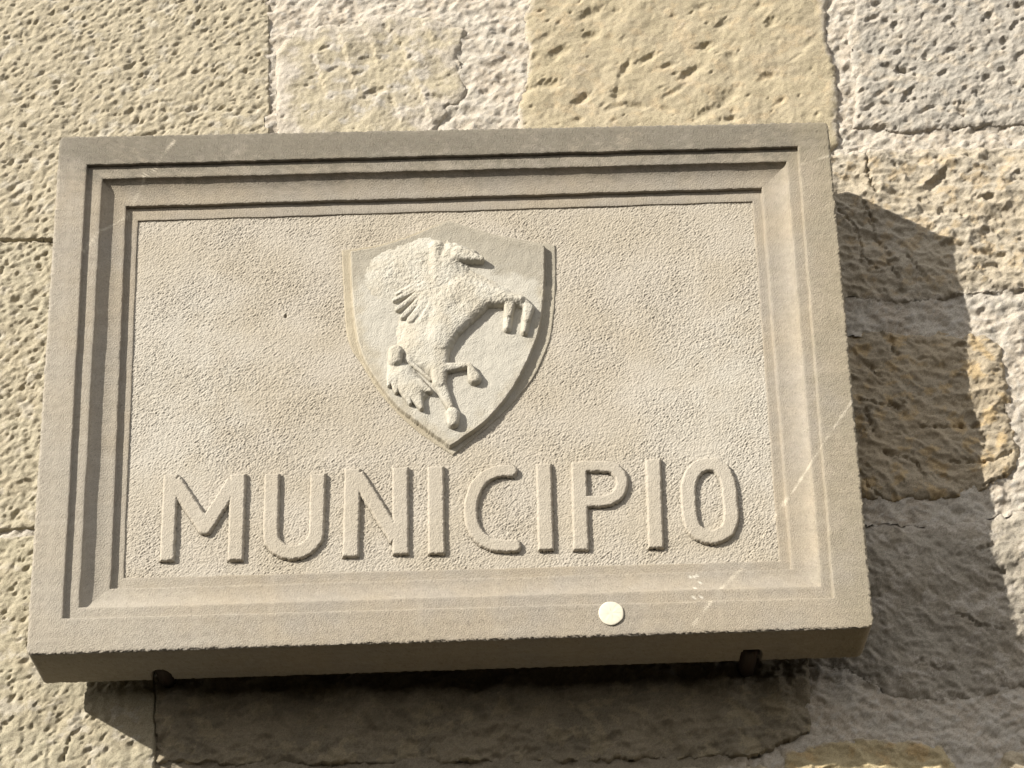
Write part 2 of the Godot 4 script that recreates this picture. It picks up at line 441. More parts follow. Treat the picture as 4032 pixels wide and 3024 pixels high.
	build_block(PackedVector2Array([Vector2(466.7, 526.1), Vector2(459.1, 491.8), Vector2(449.7, 461.1), Vector2(451.3, 430.3), Vector2(455.1, 403.4), Vector2(450.7, 369.1), Vector2(445.9, 342.3), Vector2(508.1, 333.9), Vector2(555.3, 338.5), Vector2(626.1, 340.5), Vector2(791.0, 337.9), Vector2(815.9, 515.4)]), mix(hacked, {"seed": 6, "pits": [[488.0, 503.9, 4.5, 3.6, 0.35, 6.0], [481.4, 483.9, 8.5, 3.1, 0.35, 6.0], [495.5, 480.6, 6.0, 2.6, -0.35, 5.0], [507.5, 473.0, 6.0, 5.7, 0.52, 6.0], [491.3, 420.8, 7.0, 3.1, -0.52, 6.0], [508.5, 413.2, 10.0, 4.2, -0.26, 8.0], [511.5, 382.3, 10.0, 3.6, 0.87, 8.0], [515.5, 375.2, 5.0, 3.1, 0.00, 5.0], [574.1, 472.4, 3.5, 5.2, 1.05, 5.0], [613.8, 484.2, 4.0, 4.7, 1.05, 5.0], [625.7, 450.8, 4.5, 4.2, 0.70, 6.0], [620.3, 412.7, 6.0, 3.1, 0.17, 5.0], [601.1, 400.6, 5.5, 4.7, 0.35, 5.0], [553.1, 407.7, 4.5, 5.2, 0.87, 5.0], [567.1, 439.8, 8.0, 3.1, 0.35, 4.0], [592.9, 440.4, 5.0, 2.1, 0.17, 4.0], [573.9, 356.7, 12.0, 4.7, -0.52, 6.0], [570.2, 366.6, 9.0, 5.2, 0.00, 4.0], [468.8, 368.2, 6.0, 2.6, 0.70, 5.0], [482.2, 385.9, 8.0, 3.1, 0.61, 4.0], [488.0, 371.8, 7.0, 2.6, -0.17, 4.0], [594.1, 379.8, 4.0, 10.4, 1.13, 5.0], [533.4, 364.9, 8.0, 2.1, 0.26, 4.0], [557.6, 369.7, 6.0, 2.1, 0.26, 4.0], [566.6, 481.3, 7.0, 2.6, 0.52, 4.0], [641.4, 430.4, 8.0, 3.1, 0.61, 6.0], [639.9, 470.4, 6.0, 3.1, 0.87, 5.0], [649.1, 497.6, 7.0, 3.1, 0.17, 6.0], [506.1, 438.8, 5.0, 2.1, 0.52, 4.0], [488.5, 442.2, 6.0, 1.6, 0.96, 4.0], [535.4, 433.6, 3.5, 3.1, 1.05, 4.0], [597.2, 353.3, 7.0, 3.1, 0.17, 4.0], [631.1, 392.7, 3.0, 4.7, 1.22, 5.0], [538.7, 485.0, 4.0, 3.1, 1.05, 4.0], [472.0, 337.7, 18.0, 5.2, 0.09, 7.0], [505.1, 327.1, 13.0, 3.6, 0.17, 7.0]], "rg": [1.5, 40.0], "md": [1.6, 11.0], "fi": [0.3, 2.8], "stretch": 1.8, "turn": 0.4, "pock": [15.0, 5.0, 2.6, 2.6, 0.5], "lime": 8.0,
		"a": Color(0.40, 0.37, 0.325), "b": Color(0.355, 0.335, 0.30), "c": Color(0.44, 0.395, 0.33), "c_share": -0.05}), wall)
	build_block(PackedVector2Array([Vector2(368.2, 254.3), Vector2(413.0, 313.1), Vector2(457.7, 314.7), Vector2(524.8, 317.4), Vector2(676.6, 316.4), Vector2(787.6, 313.1), Vector2(762.2, 132.0), Vector2(654.9, 139.0), Vector2(611.1, 134.8), Vector2(550.8, 132.1), Vector2(505.9, 124.5), Vector2(437.5, 128.7), Vector2(359.1, 129.9)]), mix(rough, {"seed": 7, "pits": [[529.9, 269.9, 11.0, 4.7, 0.52, 9.0], [540.9, 281.1, 5.0, 4.2, 1.22, 7.0], [586.8, 248.1, 6.0, 4.2, 0.17, 8.0], [572.9, 247.8, 4.5, 4.2, 0.87, 5.0], [534.9, 233.0, 4.0, 4.7, 1.05, 7.0], [556.8, 227.0, 3.0, 3.6, 1.22, 5.0], [520.7, 212.8, 4.5, 3.1, -0.35, 6.0], [484.4, 206.6, 8.0, 3.6, -0.44, 4.0], [474.3, 171.5, 7.0, 3.6, 0.17, 5.0], [590.3, 174.6, 10.0, 6.2, -0.35, 5.0], [581.1, 164.5, 10.0, 4.7, 0.00, 5.0], [579.0, 207.8, 4.0, 4.2, 1.05, 4.0], [459.0, 283.5, 3.0, 10.4, 1.40, 4.0], [433.3, 228.0, 3.0, 12.5, 2.27, 4.0], [425.8, 179.5, 6.0, 3.6, 0.00, 5.0], [514.0, 156.7, 4.5, 2.6, 0.00, 4.0], [461.9, 264.5, 9.0, 2.6, -0.61, 4.0], [619.0, 276.0, 7.0, 3.6, 0.52, 5.0], [481.4, 137.6, 5.0, 3.1, -0.26, 5.0], [534.9, 193.3, 8.0, 2.6, 0.26, 4.0], [443.0, 219.7, 4.5, 3.1, -0.87, 4.0], [463.3, 240.4, 10.0, 2.6, -0.44, 3.0]], "cracks": [PackedVector2Array([Vector2(459.4, 314.7), Vector2(459.2, 299.8), Vector2(458.6, 286.2), Vector2(460.6, 268.6), Vector2(466.2, 260.4)]), PackedVector2Array([Vector2(421.5, 239.0), Vector2(437.2, 219.9), Vector2(442.1, 209.2), Vector2(443.0, 180.3), Vector2(457.7, 165.5)]), PackedVector2Array([Vector2(491.1, 180.2), Vector2(500.1, 165.6), Vector2(509.9, 149.7)]), PackedVector2Array([Vector2(469.7, 171.7), Vector2(478.6, 155.8)]), PackedVector2Array([Vector2(447.9, 250.2), Vector2(456.6, 230.0), Vector2(458.8, 203.4), Vector2(469.0, 188.7)])], "pock": [22.0, 6.0, 3.0, 3.0, -0.3], "lime": 10.0,
		"a": Color(0.42, 0.37, 0.29), "b": Color(0.41, 0.37, 0.305), "c": Color(0.42, 0.345, 0.24), "c_share": -0.06}), wall)
	build_block(PackedVector2Array([Vector2(356.4, 93.6), Vector2(434.5, 93.5), Vector2(502.5, 90.4), Vector2(569.8, 89.5), Vector2(581.4, 71.2), Vector2(581.6, 46.7), Vector2(583.7, 14.4), Vector2(586.4, -46.6), Vector2(581.3, -69.9), Vector2(556.1, -87.9), Vector2(521.9, -98.2), Vector2(493.1, -102.5), Vector2(417.6, -101.4), Vector2(342.1, -101.8)]), mix(rough, {"seed": 8, "out": -1.0, "rg": [4.0, 46.0], "pits": [[494.8, 55.5, 4.5, 2.6, 0.35, 5.0], [529.5, 68.9, 3.0, 3.1, 0.00, 5.0], [532.4, 34.4, 4.5, 2.6, 0.00, 5.0], [528.4, -21.9, 3.0, 3.1, 0.00, 6.0], [544.4, -21.0, 5.0, 3.1, 0.52, 6.0], [491.2, -20.8, 3.5, 3.1, 0.00, 5.0], [488.3, 15.1, 3.0, 1.6, 0.00, 4.0], [496.9, 11.3, 5.0, 2.1, 0.35, 4.0], [464.1, 1.0, 5.0, 2.6, 0.17, 6.0], [551.6, -35.8, 5.0, 2.6, 0.00, 4.0], [441.8, 51.3, 2.5, 6.2, 1.22, 5.0], [453.0, -50.3, 8.0, 3.1, -0.17, 5.0], [528.9, -59.4, 4.5, 2.1, -0.35, 5.0]], "cracks": [PackedVector2Array([Vector2(464.4, 88.1), Vector2(467.3, 77.9), Vector2(465.5, 65.0), Vector2(469.9, 63.4)]), PackedVector2Array([Vector2(421.2, 12.8), Vector2(434.2, 8.9), Vector2(445.3, 4.3), Vector2(458.1, 5.4), Vector2(465.4, 1.6), Vector2(473.6, 7.7)]), PackedVector2Array([Vector2(429.8, 2.0), Vector2(432.5, -10.8), Vector2(436.5, -23.5)]), PackedVector2Array([Vector2(444.6, -45.9), Vector2(452.9, -51.7), Vector2(470.2, -55.0), Vector2(479.7, -60.8), Vector2(485.6, -77.5)]), PackedVector2Array([Vector2(419.9, -68.7), Vector2(425.8, -86.7), Vector2(438.5, -99.3)]), PackedVector2Array([Vector2(509.8, -61.6), Vector2(528.6, -62.2), Vector2(547.5, -62.7), Vector2(560.5, -59.0), Vector2(579.1, -49.8)]), PackedVector2Array([Vector2(486.1, -20.7), Vector2(501.3, -21.1), Vector2(529.2, -20.5), Vector2(545.8, -19.6)]), PackedVector2Array([Vector2(529.7, 70.3), Vector2(541.7, 74.3)]), PackedVector2Array([Vector2(543.4, -88.7), Vector2(565.8, -78.4), Vector2(583.4, -67.9)]), PackedVector2Array([Vector2(442.0, 54.2), Vector2(443.6, 42.7), Vector2(450.7, 36.8)])], "pock": [26.0, 6.0, 3.0, 3.0, -0.3],
		"a": Color(0.40, 0.34, 0.25), "b": Color(0.36, 0.315, 0.245), "c": Color(0.43, 0.335, 0.205)}), wall)
	build_block(PackedVector2Array([Vector2(620.8, 100.1), Vector2(650.7, 104.8), Vector2(757.9, 101.6), Vector2(731.1, -89.8), Vector2(627.3, -86.8), Vector2(600.1, -75.7), Vector2(598.9, -12.7)]), mix(rough, {"seed": 9, "a": Color(0.47, 0.40, 0.30), "b": Color(0.43, 0.37, 0.29), "c": Color(0.50, 0.45, 0.38)}), wall)
	build_block(PackedVector2Array([Vector2(340.0, -129.9), Vector2(387.4, -124.1), Vector2(434.8, -120.9), Vector2(509.6, -125.5), Vector2(553.0, -115.5), Vector2(605.7, -108.3), Vector2(728.3, -109.3), Vector2(700.5, -307.8), Vector2(601.1, -300.2), Vector2(561.2, -298.1), Vector2(521.3, -309.0), Vector2(468.9, -313.7), Vector2(424.7, -303.9), Vector2(398.5, -284.9), Vector2(375.1, -274.6), Vector2(329.4, -273.4)]), mix(rough, {"seed": 10, "out": 1.0, "lo": [7.0, 90.0], "rg": [2.6, 46.0], "cracks": [PackedVector2Array([Vector2(502.4, -223.7), Vector2(516.8, -227.6), Vector2(525.7, -236.6), Vector2(549.8, -240.7)]), PackedVector2Array([Vector2(474.4, -274.9), Vector2(482.0, -280.3), Vector2(496.8, -278.1)]), PackedVector2Array([Vector2(453.0, -277.7), Vector2(465.1, -270.3)]), PackedVector2Array([Vector2(525.4, -162.5), Vector2(546.4, -152.3)]), PackedVector2Array([Vector2(543.6, -178.1), Vector2(556.4, -182.1)])], "pock": [20.0, 4.0, 2.2, 2.0, -0.2], "lime": 26.0, "round": 24.0, "round_depth": 12.0,
		"a": Color(0.36, 0.33, 0.28), "b": Color(0.325, 0.29, 0.235), "c": Color(0.43, 0.395, 0.345)}), wall)
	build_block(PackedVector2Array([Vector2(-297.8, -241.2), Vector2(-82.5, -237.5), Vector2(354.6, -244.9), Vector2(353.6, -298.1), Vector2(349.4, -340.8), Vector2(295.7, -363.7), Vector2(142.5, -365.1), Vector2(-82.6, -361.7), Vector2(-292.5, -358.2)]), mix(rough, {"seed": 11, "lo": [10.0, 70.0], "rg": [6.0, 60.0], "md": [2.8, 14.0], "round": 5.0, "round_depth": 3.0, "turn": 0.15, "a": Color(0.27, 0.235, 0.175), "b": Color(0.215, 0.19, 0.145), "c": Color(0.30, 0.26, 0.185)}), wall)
	build_block(PackedVector2Array([Vector2(318.8, -356.9), Vector2(350.8, -351.2), Vector2(391.8, -347.6), Vector2(450.6, -347.4), Vector2(479.3, -354.8), Vector2(491.8, -377.6), Vector2(495.1, -414.7), Vector2(481.8, -540.2), Vector2(305.8, -535.5)]), mix(rough, {"seed": 12, "a": Color(0.45, 0.38, 0.24), "b": Color(0.42, 0.35, 0.22), "c": Color(0.44, 0.33, 0.18), "lime": 8.0}), wall)
	build_block(PackedVector2Array([Vector2(524.1, -378.5), Vector2(544.0, -361.3), Vector2(594.2, -357.0), Vector2(693.2, -359.8), Vector2(667.2, -545.3), Vector2(504.0, -540.9)]), mix(rough, {"seed": 13, "a": Color(0.45, 0.39, 0.29), "b": Color(0.42, 0.36, 0.28), "c": Color(0.48, 0.44, 0.37)}), wall)
	build_block(PackedVector2Array([Vector2(-284.2, -364.0), Vector2(-82.6, -367.3), Vector2(142.3, -370.7), Vector2(309.5, -372.5), Vector2(297.9, -535.3), Vector2(-278.6, -519.6)]), mix(rough, {"seed": 14, "out": 1.0, "a": Color(0.45, 0.40, 0.31), "b": Color(0.42, 0.37, 0.28), "c": Color(0.48, 0.44, 0.37)}), wall)
	build_block(PackedVector2Array([Vector2(-182.5, 264.9), Vector2(67.9, 257.4), Vector2(60.3, -49.8), Vector2(-215.8, -41.8)]), mix(hidden, {"seed": 15}), wall)
	build_block(PackedVector2Array([Vector2(75.4, 257.2), Vector2(362.8, 248.7), Vector2(344.3, -5.3), Vector2(68.8, 2.6)]), mix(hidden, {"seed": 16}), wall)
	build_block(PackedVector2Array([Vector2(-215.6, -48.1), Vector2(36.3, -55.3), Vector2(32.6, -235.8), Vector2(-266.9, -227.4)]), mix(hidden, {"seed": 17}), wall)
	build_block(PackedVector2Array([Vector2(44.6, -3.1), Vector2(343.9, -11.7), Vector2(327.3, -239.2), Vector2(39.6, -231.2)]), mix(hidden, {"seed": 18}), wall)
	build_block(PackedVector2Array([Vector2(-693.2, 760.6), Vector2(-336.0, 749.5), Vector2(-328.7, 557.4), Vector2(-675.7, 568.0)]), mix(far, {"seed": 19}), wall)
	build_block(PackedVector2Array([Vector2(-328.4, 749.2), Vector2(-25.4, 739.8), Vector2(-27.1, 553.2), Vector2(-321.3, 555.9)]), mix(far, {"seed": 20}), wall)
	build_block(PackedVector2Array([Vector2(-14.6, 739.4), Vector2(295.3, 729.8), Vector2(284.6, 543.7), Vector2(-16.6, 552.9)]), mix(far, {"seed": 21}), wall)
	build_block(PackedVector2Array([Vector2(306.1, 729.4), Vector2(843.6, 712.6), Vector2(817.6, 527.4), Vector2(295.1, 543.4)]), mix(far, {"seed": 22}), wall)
	build_mortar(wall)
	var core := BoxMesh.new()
	core.size = Vector3(MSTEP * (MNX - 1) * MM - 0.01, MSTEP * (MNY - 1) * MM - 0.01, 0.3)
	var b := part("wall_core", core, stone_mat, wall)
	b.position = Vector3((MX0 + MSTEP * (MNX - 1) * 0.5) * MM, (MY0 + MSTEP * (MNY - 1) * 0.5) * MM, -0.145 - 0.15)

func mix(base: Dictionary, extra: Dictionary) -> Dictionary:
	var d := base.duplicate()
	d.merge(extra, true)
	return d

func build_mortar(wall: Node3D) -> void:
	# drop what lies well inside a block
	var p := PackedVector3Array()
	p.resize(MNX * MNY)
	var c := PackedColorArray()
	c.resize(MNX * MNY)
	var keep := PackedByteArray()
	keep.resize(MNX * MNY)
	for j in MNY:
		for i in MNX:
			var k := j * MNX + i
			if covered[k] == 1:
				continue
			var x := MX0 + i * MSTEP
			var y := MY0 + j * MSTEP
			keep[k] = 1
			var n1 := fbm.get_noise_2d(x * 0.03, y * 0.04 + 900.0)
			var n2 := fbm.get_noise_2d(x * 0.085 + 31.0, y * 0.11)
			var rg := ridged.get_noise_2d(x * 0.03 + 5.0, y * 0.05)
			var g := grain.get_noise_2d(x * 0.33, y * 0.33)
			var deep := lerpf(2.2, 4.5, smoothstep(200.0, 330.0, x))      # flush and buttery above, raked lower down
			if x < -205.0:
				deep = 8.0 if y > 215.0 else 4.5
			elif y < -262.0 and x < 285.0:
				deep = 1.5
			elif y < 200.0 and x < 300.0:
				deep = 8.0
			var z := -112.0 - deep + wall_bow(x, y) + 4.0 * n1 + 1.9 * n2 + lerpf(0.5, 1.8, smoothstep(200.0, 330.0, x)) * rg + 0.4 * g
			p[k] = Vector3(x, y, z)
			var col := Color(0.475, 0.44, 0.385).lerp(Color(0.46, 0.41, 0.345), clampf(0.5 + 1.6 * fbm.get_noise_2d(x * 0.02 + 300.0, y * 0.02), 0.0, 1.0))
			col = col.lerp(Color(0.49, 0.46, 0.415), smoothstep(0.1, 0.5, n2))
			col = col.lerp(Color(0.25, 0.22, 0.17), smoothstep(-262.0, -290.0, y) * smoothstep(285.0, 250.0, x + 30.0 * n1) * smoothstep(-385.0, -372.0, y))     # shade below the plaque, painted into the mortar as dark brown
			col *= 1.0 + 0.12 * g
			col.a = 1.0
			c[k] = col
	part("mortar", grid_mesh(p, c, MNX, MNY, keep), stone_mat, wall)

# ------------------------------------------------------------------ the plaque

var rects: Array[PackedVector2Array] = [PackedVector2Array([Vector2(-401.1, 287.2), Vector2(403.2, 281.8), Vector2(401.6, -281.3), Vector2(-401.6, -286.1)]),
	PackedVector2Array([Vector2(-370.8, 252.3), Vector2(369.4, 252.4), Vector2(365.7, -249.7), Vector2(-369.2, -250.1)]),
	PackedVector2Array([Vector2(-355.0, 238.0), Vector2(356.5, 237.7), Vector2(355.0, -235.2), Vector2(-354.9, -237.6)]),
	PackedVector2Array([Vector2(-331.0, 211.0), Vector2(330.5, 213.6), Vector2(330.1, -213.0), Vector2(-327.7, -214.7)]),
	PackedVector2Array([Vector2(-318.5, 196.1), Vector2(320.4, 200.4), Vector2(319.1, -202.1), Vector2(-316.1, -201.9)])]
var veins := [PackedVector2Array([Vector2(229.7, -273.4), Vector2(255.7, -241.2)]), PackedVector2Array([Vector2(256.8, -236.6), Vector2(283.1, -208.7)]), PackedVector2Array([Vector2(283.9, -205.5), Vector2(329.2, -138.5)]), PackedVector2Array([Vector2(327.5, -144.5), Vector2(401.6, -41.6)]), PackedVector2Array([Vector2(-278.9, 280.7), Vector2(-306.3, 239.4)]), PackedVector2Array([Vector2(-307.9, 245.5), Vector2(-332.3, 196.2)]), PackedVector2Array([Vector2(-332.3, 196.2), Vector2(-355.4, 177.7)]), PackedVector2Array([Vector2(-354.7, 175.4), Vector2(-370.1, 151.3)]), PackedVector2Array([Vector2(371.2, 230.4), Vector2(403.2, 240.6)])]
var specks := PackedVector2Array([Vector2(231.6, -218.5), Vector2(235.5, -218.4), Vector2(238.3, -217.3), Vector2(240.7, -225.2), Vector2(235.0, -231.6), Vector2(232.5, -244.2), Vector2(239.8, -244.2)])
const OUT_SIGN := [Vector2(-1, 1), Vector2(1, 1), Vector2(1, -1), Vector2(-1, -1)]

func corner_at(level: float, inset: float, k: int) -> Vector2:
	var a := mini(int(level), 4)
	var b := mini(a + 1, 4)
	var v := rects[a][k].lerp(rects[b][k], level - a)
	return v - OUT_SIGN[k] * inset

func plaque_colour(x: float, y: float, z: float, level: float) -> Color:
	var n1 := fbm.get_noise_3d(x * 0.008, y * 0.012, 3.0)
	var n2 := fbm.get_noise_3d(x * 0.03, y * 0.03, z * 0.03)
	var n3 := grain.get_noise_3d(x * 0.5, y * 0.5, z * 0.5)
	var bed := fbm.get_noise_2d(x * 0.004, y * 0.11 + z * 0.11)        # the stone's faint bedding
	var warm := Color(0.345, 0.303, 0.243)
	var grey := Color(0.328, 0.298, 0.256)
	var col := warm.lerp(grey, clampf(0.5 + 1.2 * n1 + 0.5 * n2, 0.0, 1.0))
	# grime along the weathered top edge, run down in streaks
	var streak := 0.5 + 0.55 * fbm.get_noise_2d(x * 0.016, 55.0 + y * 0.012) + 0.6 * fbm.get_noise_2d(x * 0.07, y * 0.12 + 18.0)
	var top := smoothstep(225.0, 292.0, y + 22.0 * streak)
	if level < 3.4:
		col = col.lerp(Color(0.185, 0.17, 0.14), clampf(top * (0.70 + 0.75 * streak + 0.25 * n3), 0.0, 0.85))
	# browner right margin, paler lower left
	col = col.lerp(Color(0.275, 0.242, 0.175), 0.6 * smoothstep(330.0, 415.0, x + 40.0 * n2))
	col = col.lerp(Color(0.385, 0.355, 0.305), 0.6 * smoothstep(200.0, 400.0, -x - 0.4 * y + 50.0 * n2 - 30.0))
	var mottle := fbm.get_noise_3d(x * 0.09 + 3.0, y * 0.13, z * 0.13)
	col *= 1.0 + 0.05 * n3 + 0.06 * bed + 0.13 * mottle
	var pore := grain.get_noise_3d(x * 0.31 + 80.0, y * 0.31, z * 0.31) + 0.35 * mottle
	col *= 1.0 - 0.22 * smoothstep(0.62, 0.85, pore)
	col = vein_over(col, x, y)
	col.a = 1.0
	return col

func vein_over(col: Color, x: float, y: float) -> Color:
	for v: PackedVector2Array in veins:
		var e := v[1] - v[0]
		var w := Vector2(x, y) - v[0]
		var t := clampf(w.dot(e) / e.length_squared(), 0.0, 1.0)
		var d := absf((w - e * t).length() + 0.0)
		if d < 3.0:
			d = absf(d + 0.7 * grain.get_noise_2d(x * 0.06, y * 0.06))
			col = col.lerp(Color(0.64, 0.58, 0.48), (0.68 + 0.25 * grain.get_noise_2d(x * 0.09 + 40.0, y * 0.09)) * exp(-d * d / 0.5))
	for s in specks:
		if absf(s.x - x) < 3.0 and absf(s.y - y) < 3.0:
			var d := Vector2((s.x - x), (s.y - y) * 1.3).length()
			col = col.lerp(Color(0.62, 0.59, 0.52), smoothstep(1.9, 1.0, d))
	return col

func build_plaque() -> void:
	var plaque := thing("stone_plaque", "carved grey sandstone town hall plaque with shield above raised letters", "plaque", Vector3(0, UP_SHIFT, 0))
	build_frame(plaque)
	build_panel(plaque)
	build_shield(plaque)
	build_letters(plaque)

func build_frame(plaque: Node3D) -> void:
	# profile from the back edge over the side, the flat border and the mouldings to the panel: level, inset, z, roughness, points up to the next
	var keys := [
		[0.0, 60.0, -84.0, 0.0, 1], [0.0, 4.0, -84.0, 0.5, 2], [0.0, 0.8, -83.2, 1.0, 1], [0.0, 0.0, -80.0, 0.6, 28], [0.0, 0.0, -3.0, 0.35, 2], [0.0, 0.12, -1.6, 1.0, 1], [0.0, 0.5, -0.8, 1.3, 1],
		[0.0, 1.1, -0.25, 1.2, 1], [0.0, 2.2, 0.0, 0.5, 18], [1.0, -1.4, 0.0, 0.25, 1], [1.0, -0.5, -0.15, 0.8, 1], [1.0, 0.0, -0.7, 0.9, 3], [1.0, 0.25, -5.0, 0.2, 1], [1.0, 0.9, -5.2, 0.15, 5],
		[2.0, -1.0, -5.2, 0.3, 1], [2.0, 0.0, -5.8, 0.7, 1]]
	for i in 20:
		var t := pow(i / 20.0, 1.35)
		keys.append([2.0 + t * 0.985, 0.0, -6.2 - 10.3 * sqrt(1.0 - (1.0 - t) * (1.0 - t)), 0.3, 1])
	keys.append_array([[3.0, -0.2, -16.6, 0.8, 1], [3.0, 0.1, -17.2, 0.9, 3], [3.0, 0.35, -21.6, 0.2, 1], [3.0, 0.9, -22.0, 0.15, 6], [4.0, -0.5, -22.0, 0.2, 1], [4.0, 0.0, -22.4, 0.4, 1], [4.0, 0.2, -26.0, 0.0, 0]])
	var prof: Array[PackedFloat32Array] = []
	for i in keys.size():
		var a: Array = keys[i]
		var b: Array = keys[mini(i + 1, keys.size() - 1)]
		for s in maxi(1, a[4]):
			var t: float = s / float(maxi(1, a[4]))
			prof.append(PackedFloat32Array([lerpf(a[0], b[0], t), lerpf(a[1], b[1], t), lerpf(a[2], b[2], t), lerpf(a[3], b[3], t)]))
	var nv := prof.size()
	var st := SurfaceTool.new()
	st.begin(Mesh.PRIMITIVE_TRIANGLES)
	for side in 4:
		var k2 := (side + 1) % 4
		var nu := 500 if side % 2 == 0 else 360
		var p := PackedVector3Array()
		p.resize(nu * nv)
		var c := PackedColorArray()
		c.resize(nu * nv)
		for j in nv:
			var f := prof[j]
			var ca := corner_at(f[0], f[1], side)
			var cb := corner_at(f[0], f[1], k2)
			for i in nu:
				var q := ca.lerp(cb, i / float(nu - 1))
				var v := Vector3(q.x, q.y, f[2])
				# hand-cut lines waver a little
				if f[0] > 0.5:
					var wv := Vector2(fbm.get_noise_3d(q.x * 0.02, q.y * 0.02, roundf(f[0]) * 9.0), fbm.get_noise_3d(q.x * 0.02, q.y * 0.02, roundf(f[0]) * 9.0 + 50.0)) * 0.75
					v.x += wv.x
					v.y += wv.y
				else:
					# worn upright corners
					var r := 7.0
					if v.x > 0.0 and v.y < 0.0:
						r = 10.0
					var o := rects[0][0 if v.x < 0.0 and v.y > 0.0 else 1 if v.y > 0.0 else 2 if v.x > 0.0 else 3]
					var ex := absf(o.x) - absf(v.x)
					var ey := absf(o.y) - absf(v.y)
					if ex < r and ey < r and f[1] < 3.0:
						var w := Vector2(r - ex, r - ey)
						var ln := w.length()
						if ln > r:
							w *= r / ln
							v.x = signf(v.x) * (absf(o.x) - r + w.x)
							v.y = signf(v.y) * (absf(o.y) - r + w.y)
					# the slots cut for the pegs in the lower back edge
					if side == 2 and f[2] < -40.0:
						for n in [[-282.5, 9.5, 30.0, 2.2], [289.5, 9.5, 33.0, 5.0]]:
							var dx: float = absf(v.x - n[0]) / n[1]
							var dz: float = (v.z + 84.0) / n[2]
							var m := pow(dx, n[3]) + pow(maxf(dz, 0.0), n[3])
							v.y += 24.0 * smoothstep(1.12, 0.9, m)
				var rough := f[3]
				var e := rough * (0.8 * fbm.get_noise_3d(v.x * 0.12, v.y * 0.12, v.z * 0.12) + 0.7 * grain.get_noise_3d(v.x * 0.45, v.y * 0.45, v.z * 0.45) - 0.25)
				var inw := Vector2(absf(cb.y - ca.y), absf(cb.x - ca.x)).normalized()
				v.x += -signf(v.x) * inw.x * -e * (1.0 if f[0] < 0.5 else 0.7)
				v.y += -signf(v.y) * inw.y * -e * (1.0 if f[0] < 0.5 else 0.7)
				v.z += e * 0.55 if f[2] > -75.0 else 0.0
				p[j * nu + i] = v
				c[j * nu + i] = plaque_colour(v.x, v.y, v.z, f[0])
		join_into(st, grid_mesh(p, c, nu, nv, PackedByteArray(), true))
	# the back
	var bp := PackedVector3Array()
	var bc := PackedColorArray()
	for j in 2:
		for i in 2:
			bp.push_back(Vector3(-342.0 + 684.0 * i, -226.0 + 452.0 * j, -83.5))
			bc.push_back(Color(0.36, 0.31, 0.24))
	join_into(st, grid_mesh(bp, bc, 2, 2, PackedByteArray(), true))
	part("moulded_border", st.commit(), carved_mat, plaque)

func blob(x: float, y: float, cx: float, cy: float, rx: float, ry: float) -> float:
	var d := Vector2((x - cx) / rx, (y - cy) / ry).length()
	return smoothstep(1.0, 0.2, d)

func panel_colour(x: float, y: float) -> Color:
	var n1 := fbm.get_noise_2d(x * 0.009 + 20.0, y * 0.011)
	var n2 := fbm.get_noise_2d(x * 0.03, y * 0.03 + 77.0)
	var n3 := grain.get_noise_2d(x * 0.55, y * 0.55)
	var col := Color(0.45, 0.415, 0.36).lerp(Color(0.425, 0.385, 0.32), clampf(0.5 + 1.3 * n1, 0.0, 1.0))
	var pale := blob(x, y, -285.0 + 40.0 * n2, 0.0, 120.0, 210.0) * 0.7 + blob(x, y, 280.0, -40.0 + 40.0 * n2, 130.0, 150.0) * 0.75
	col = col.lerp(Color(0.50, 0.48, 0.435), clampf(pale * (0.65 + 0.35 * n2), 0.0, 0.8))
	col *= 1.0 + 0.07 * n3
	col = vein_over(col, x, y)
	col.a = 1.0
	return col

func build_panel(plaque: Node3D) -> void:
	var step := 0.85
	var r := rects[4]
	var lo := Vector2(minf(r[0].x, r[3].x) - 3.0, minf(r[2].y, r[3].y) - 3.0)
	var hi := Vector2(maxf(r[1].x, r[2].x) + 3.0, maxf(r[0].y, r[1].y) + 3.0)
	var nx := int((hi.x - lo.x) / step) + 1
	var ny := int((hi.y - lo.y) / step) + 1
	var z := PackedFloat32Array()
	z.resize(nx * ny)
	for j in ny:
		var y := lo.y + j * step
		for i in nx:
			var x := lo.x + i * step
			var n1 := fbm.get_noise_2d(x * 0.15, y * 0.18)
			var n2 := grain.get_noise_2d(x * 0.40, y * 0.47 + 12.0)
			var n3 := grain.get_noise_2d(x * 0.62 + 5.0, y * 0.62)
			var amp := 1.1 + 0.6 * fbm.get_noise_2d(x * 0.012, y * 0.012 + 400.0)
			z[j * nx + i] = -23.7 + amp * (0.40 * n1 + 0.42 * n2 + 0.26 * n3) + 0.5 * fbm.get_noise_2d(x * 0.01, y * 0.01)
	var hole := Vector2(-163.4, 81.2)
	stamp_pit(z, nx, ny, lo.x, lo.y, step, hole.x, hole.y, 2.2, 1.7, 1.2, 5.0)
	var p := PackedVector3Array()
	p.resize(nx * ny)
	var c := PackedColorArray()
	c.resize(nx * ny)
	for j in ny:
		for i in nx:
			var k := j * nx + i
			p[k] = Vector3(lo.x + i * step, lo.y + j * step, z[k])
			c[k] = panel_colour(p[k].x, p[k].y)
	part("tooled_panel", grid_mesh(p, c, nx, ny, PackedByteArray()), carved_mat, plaque)

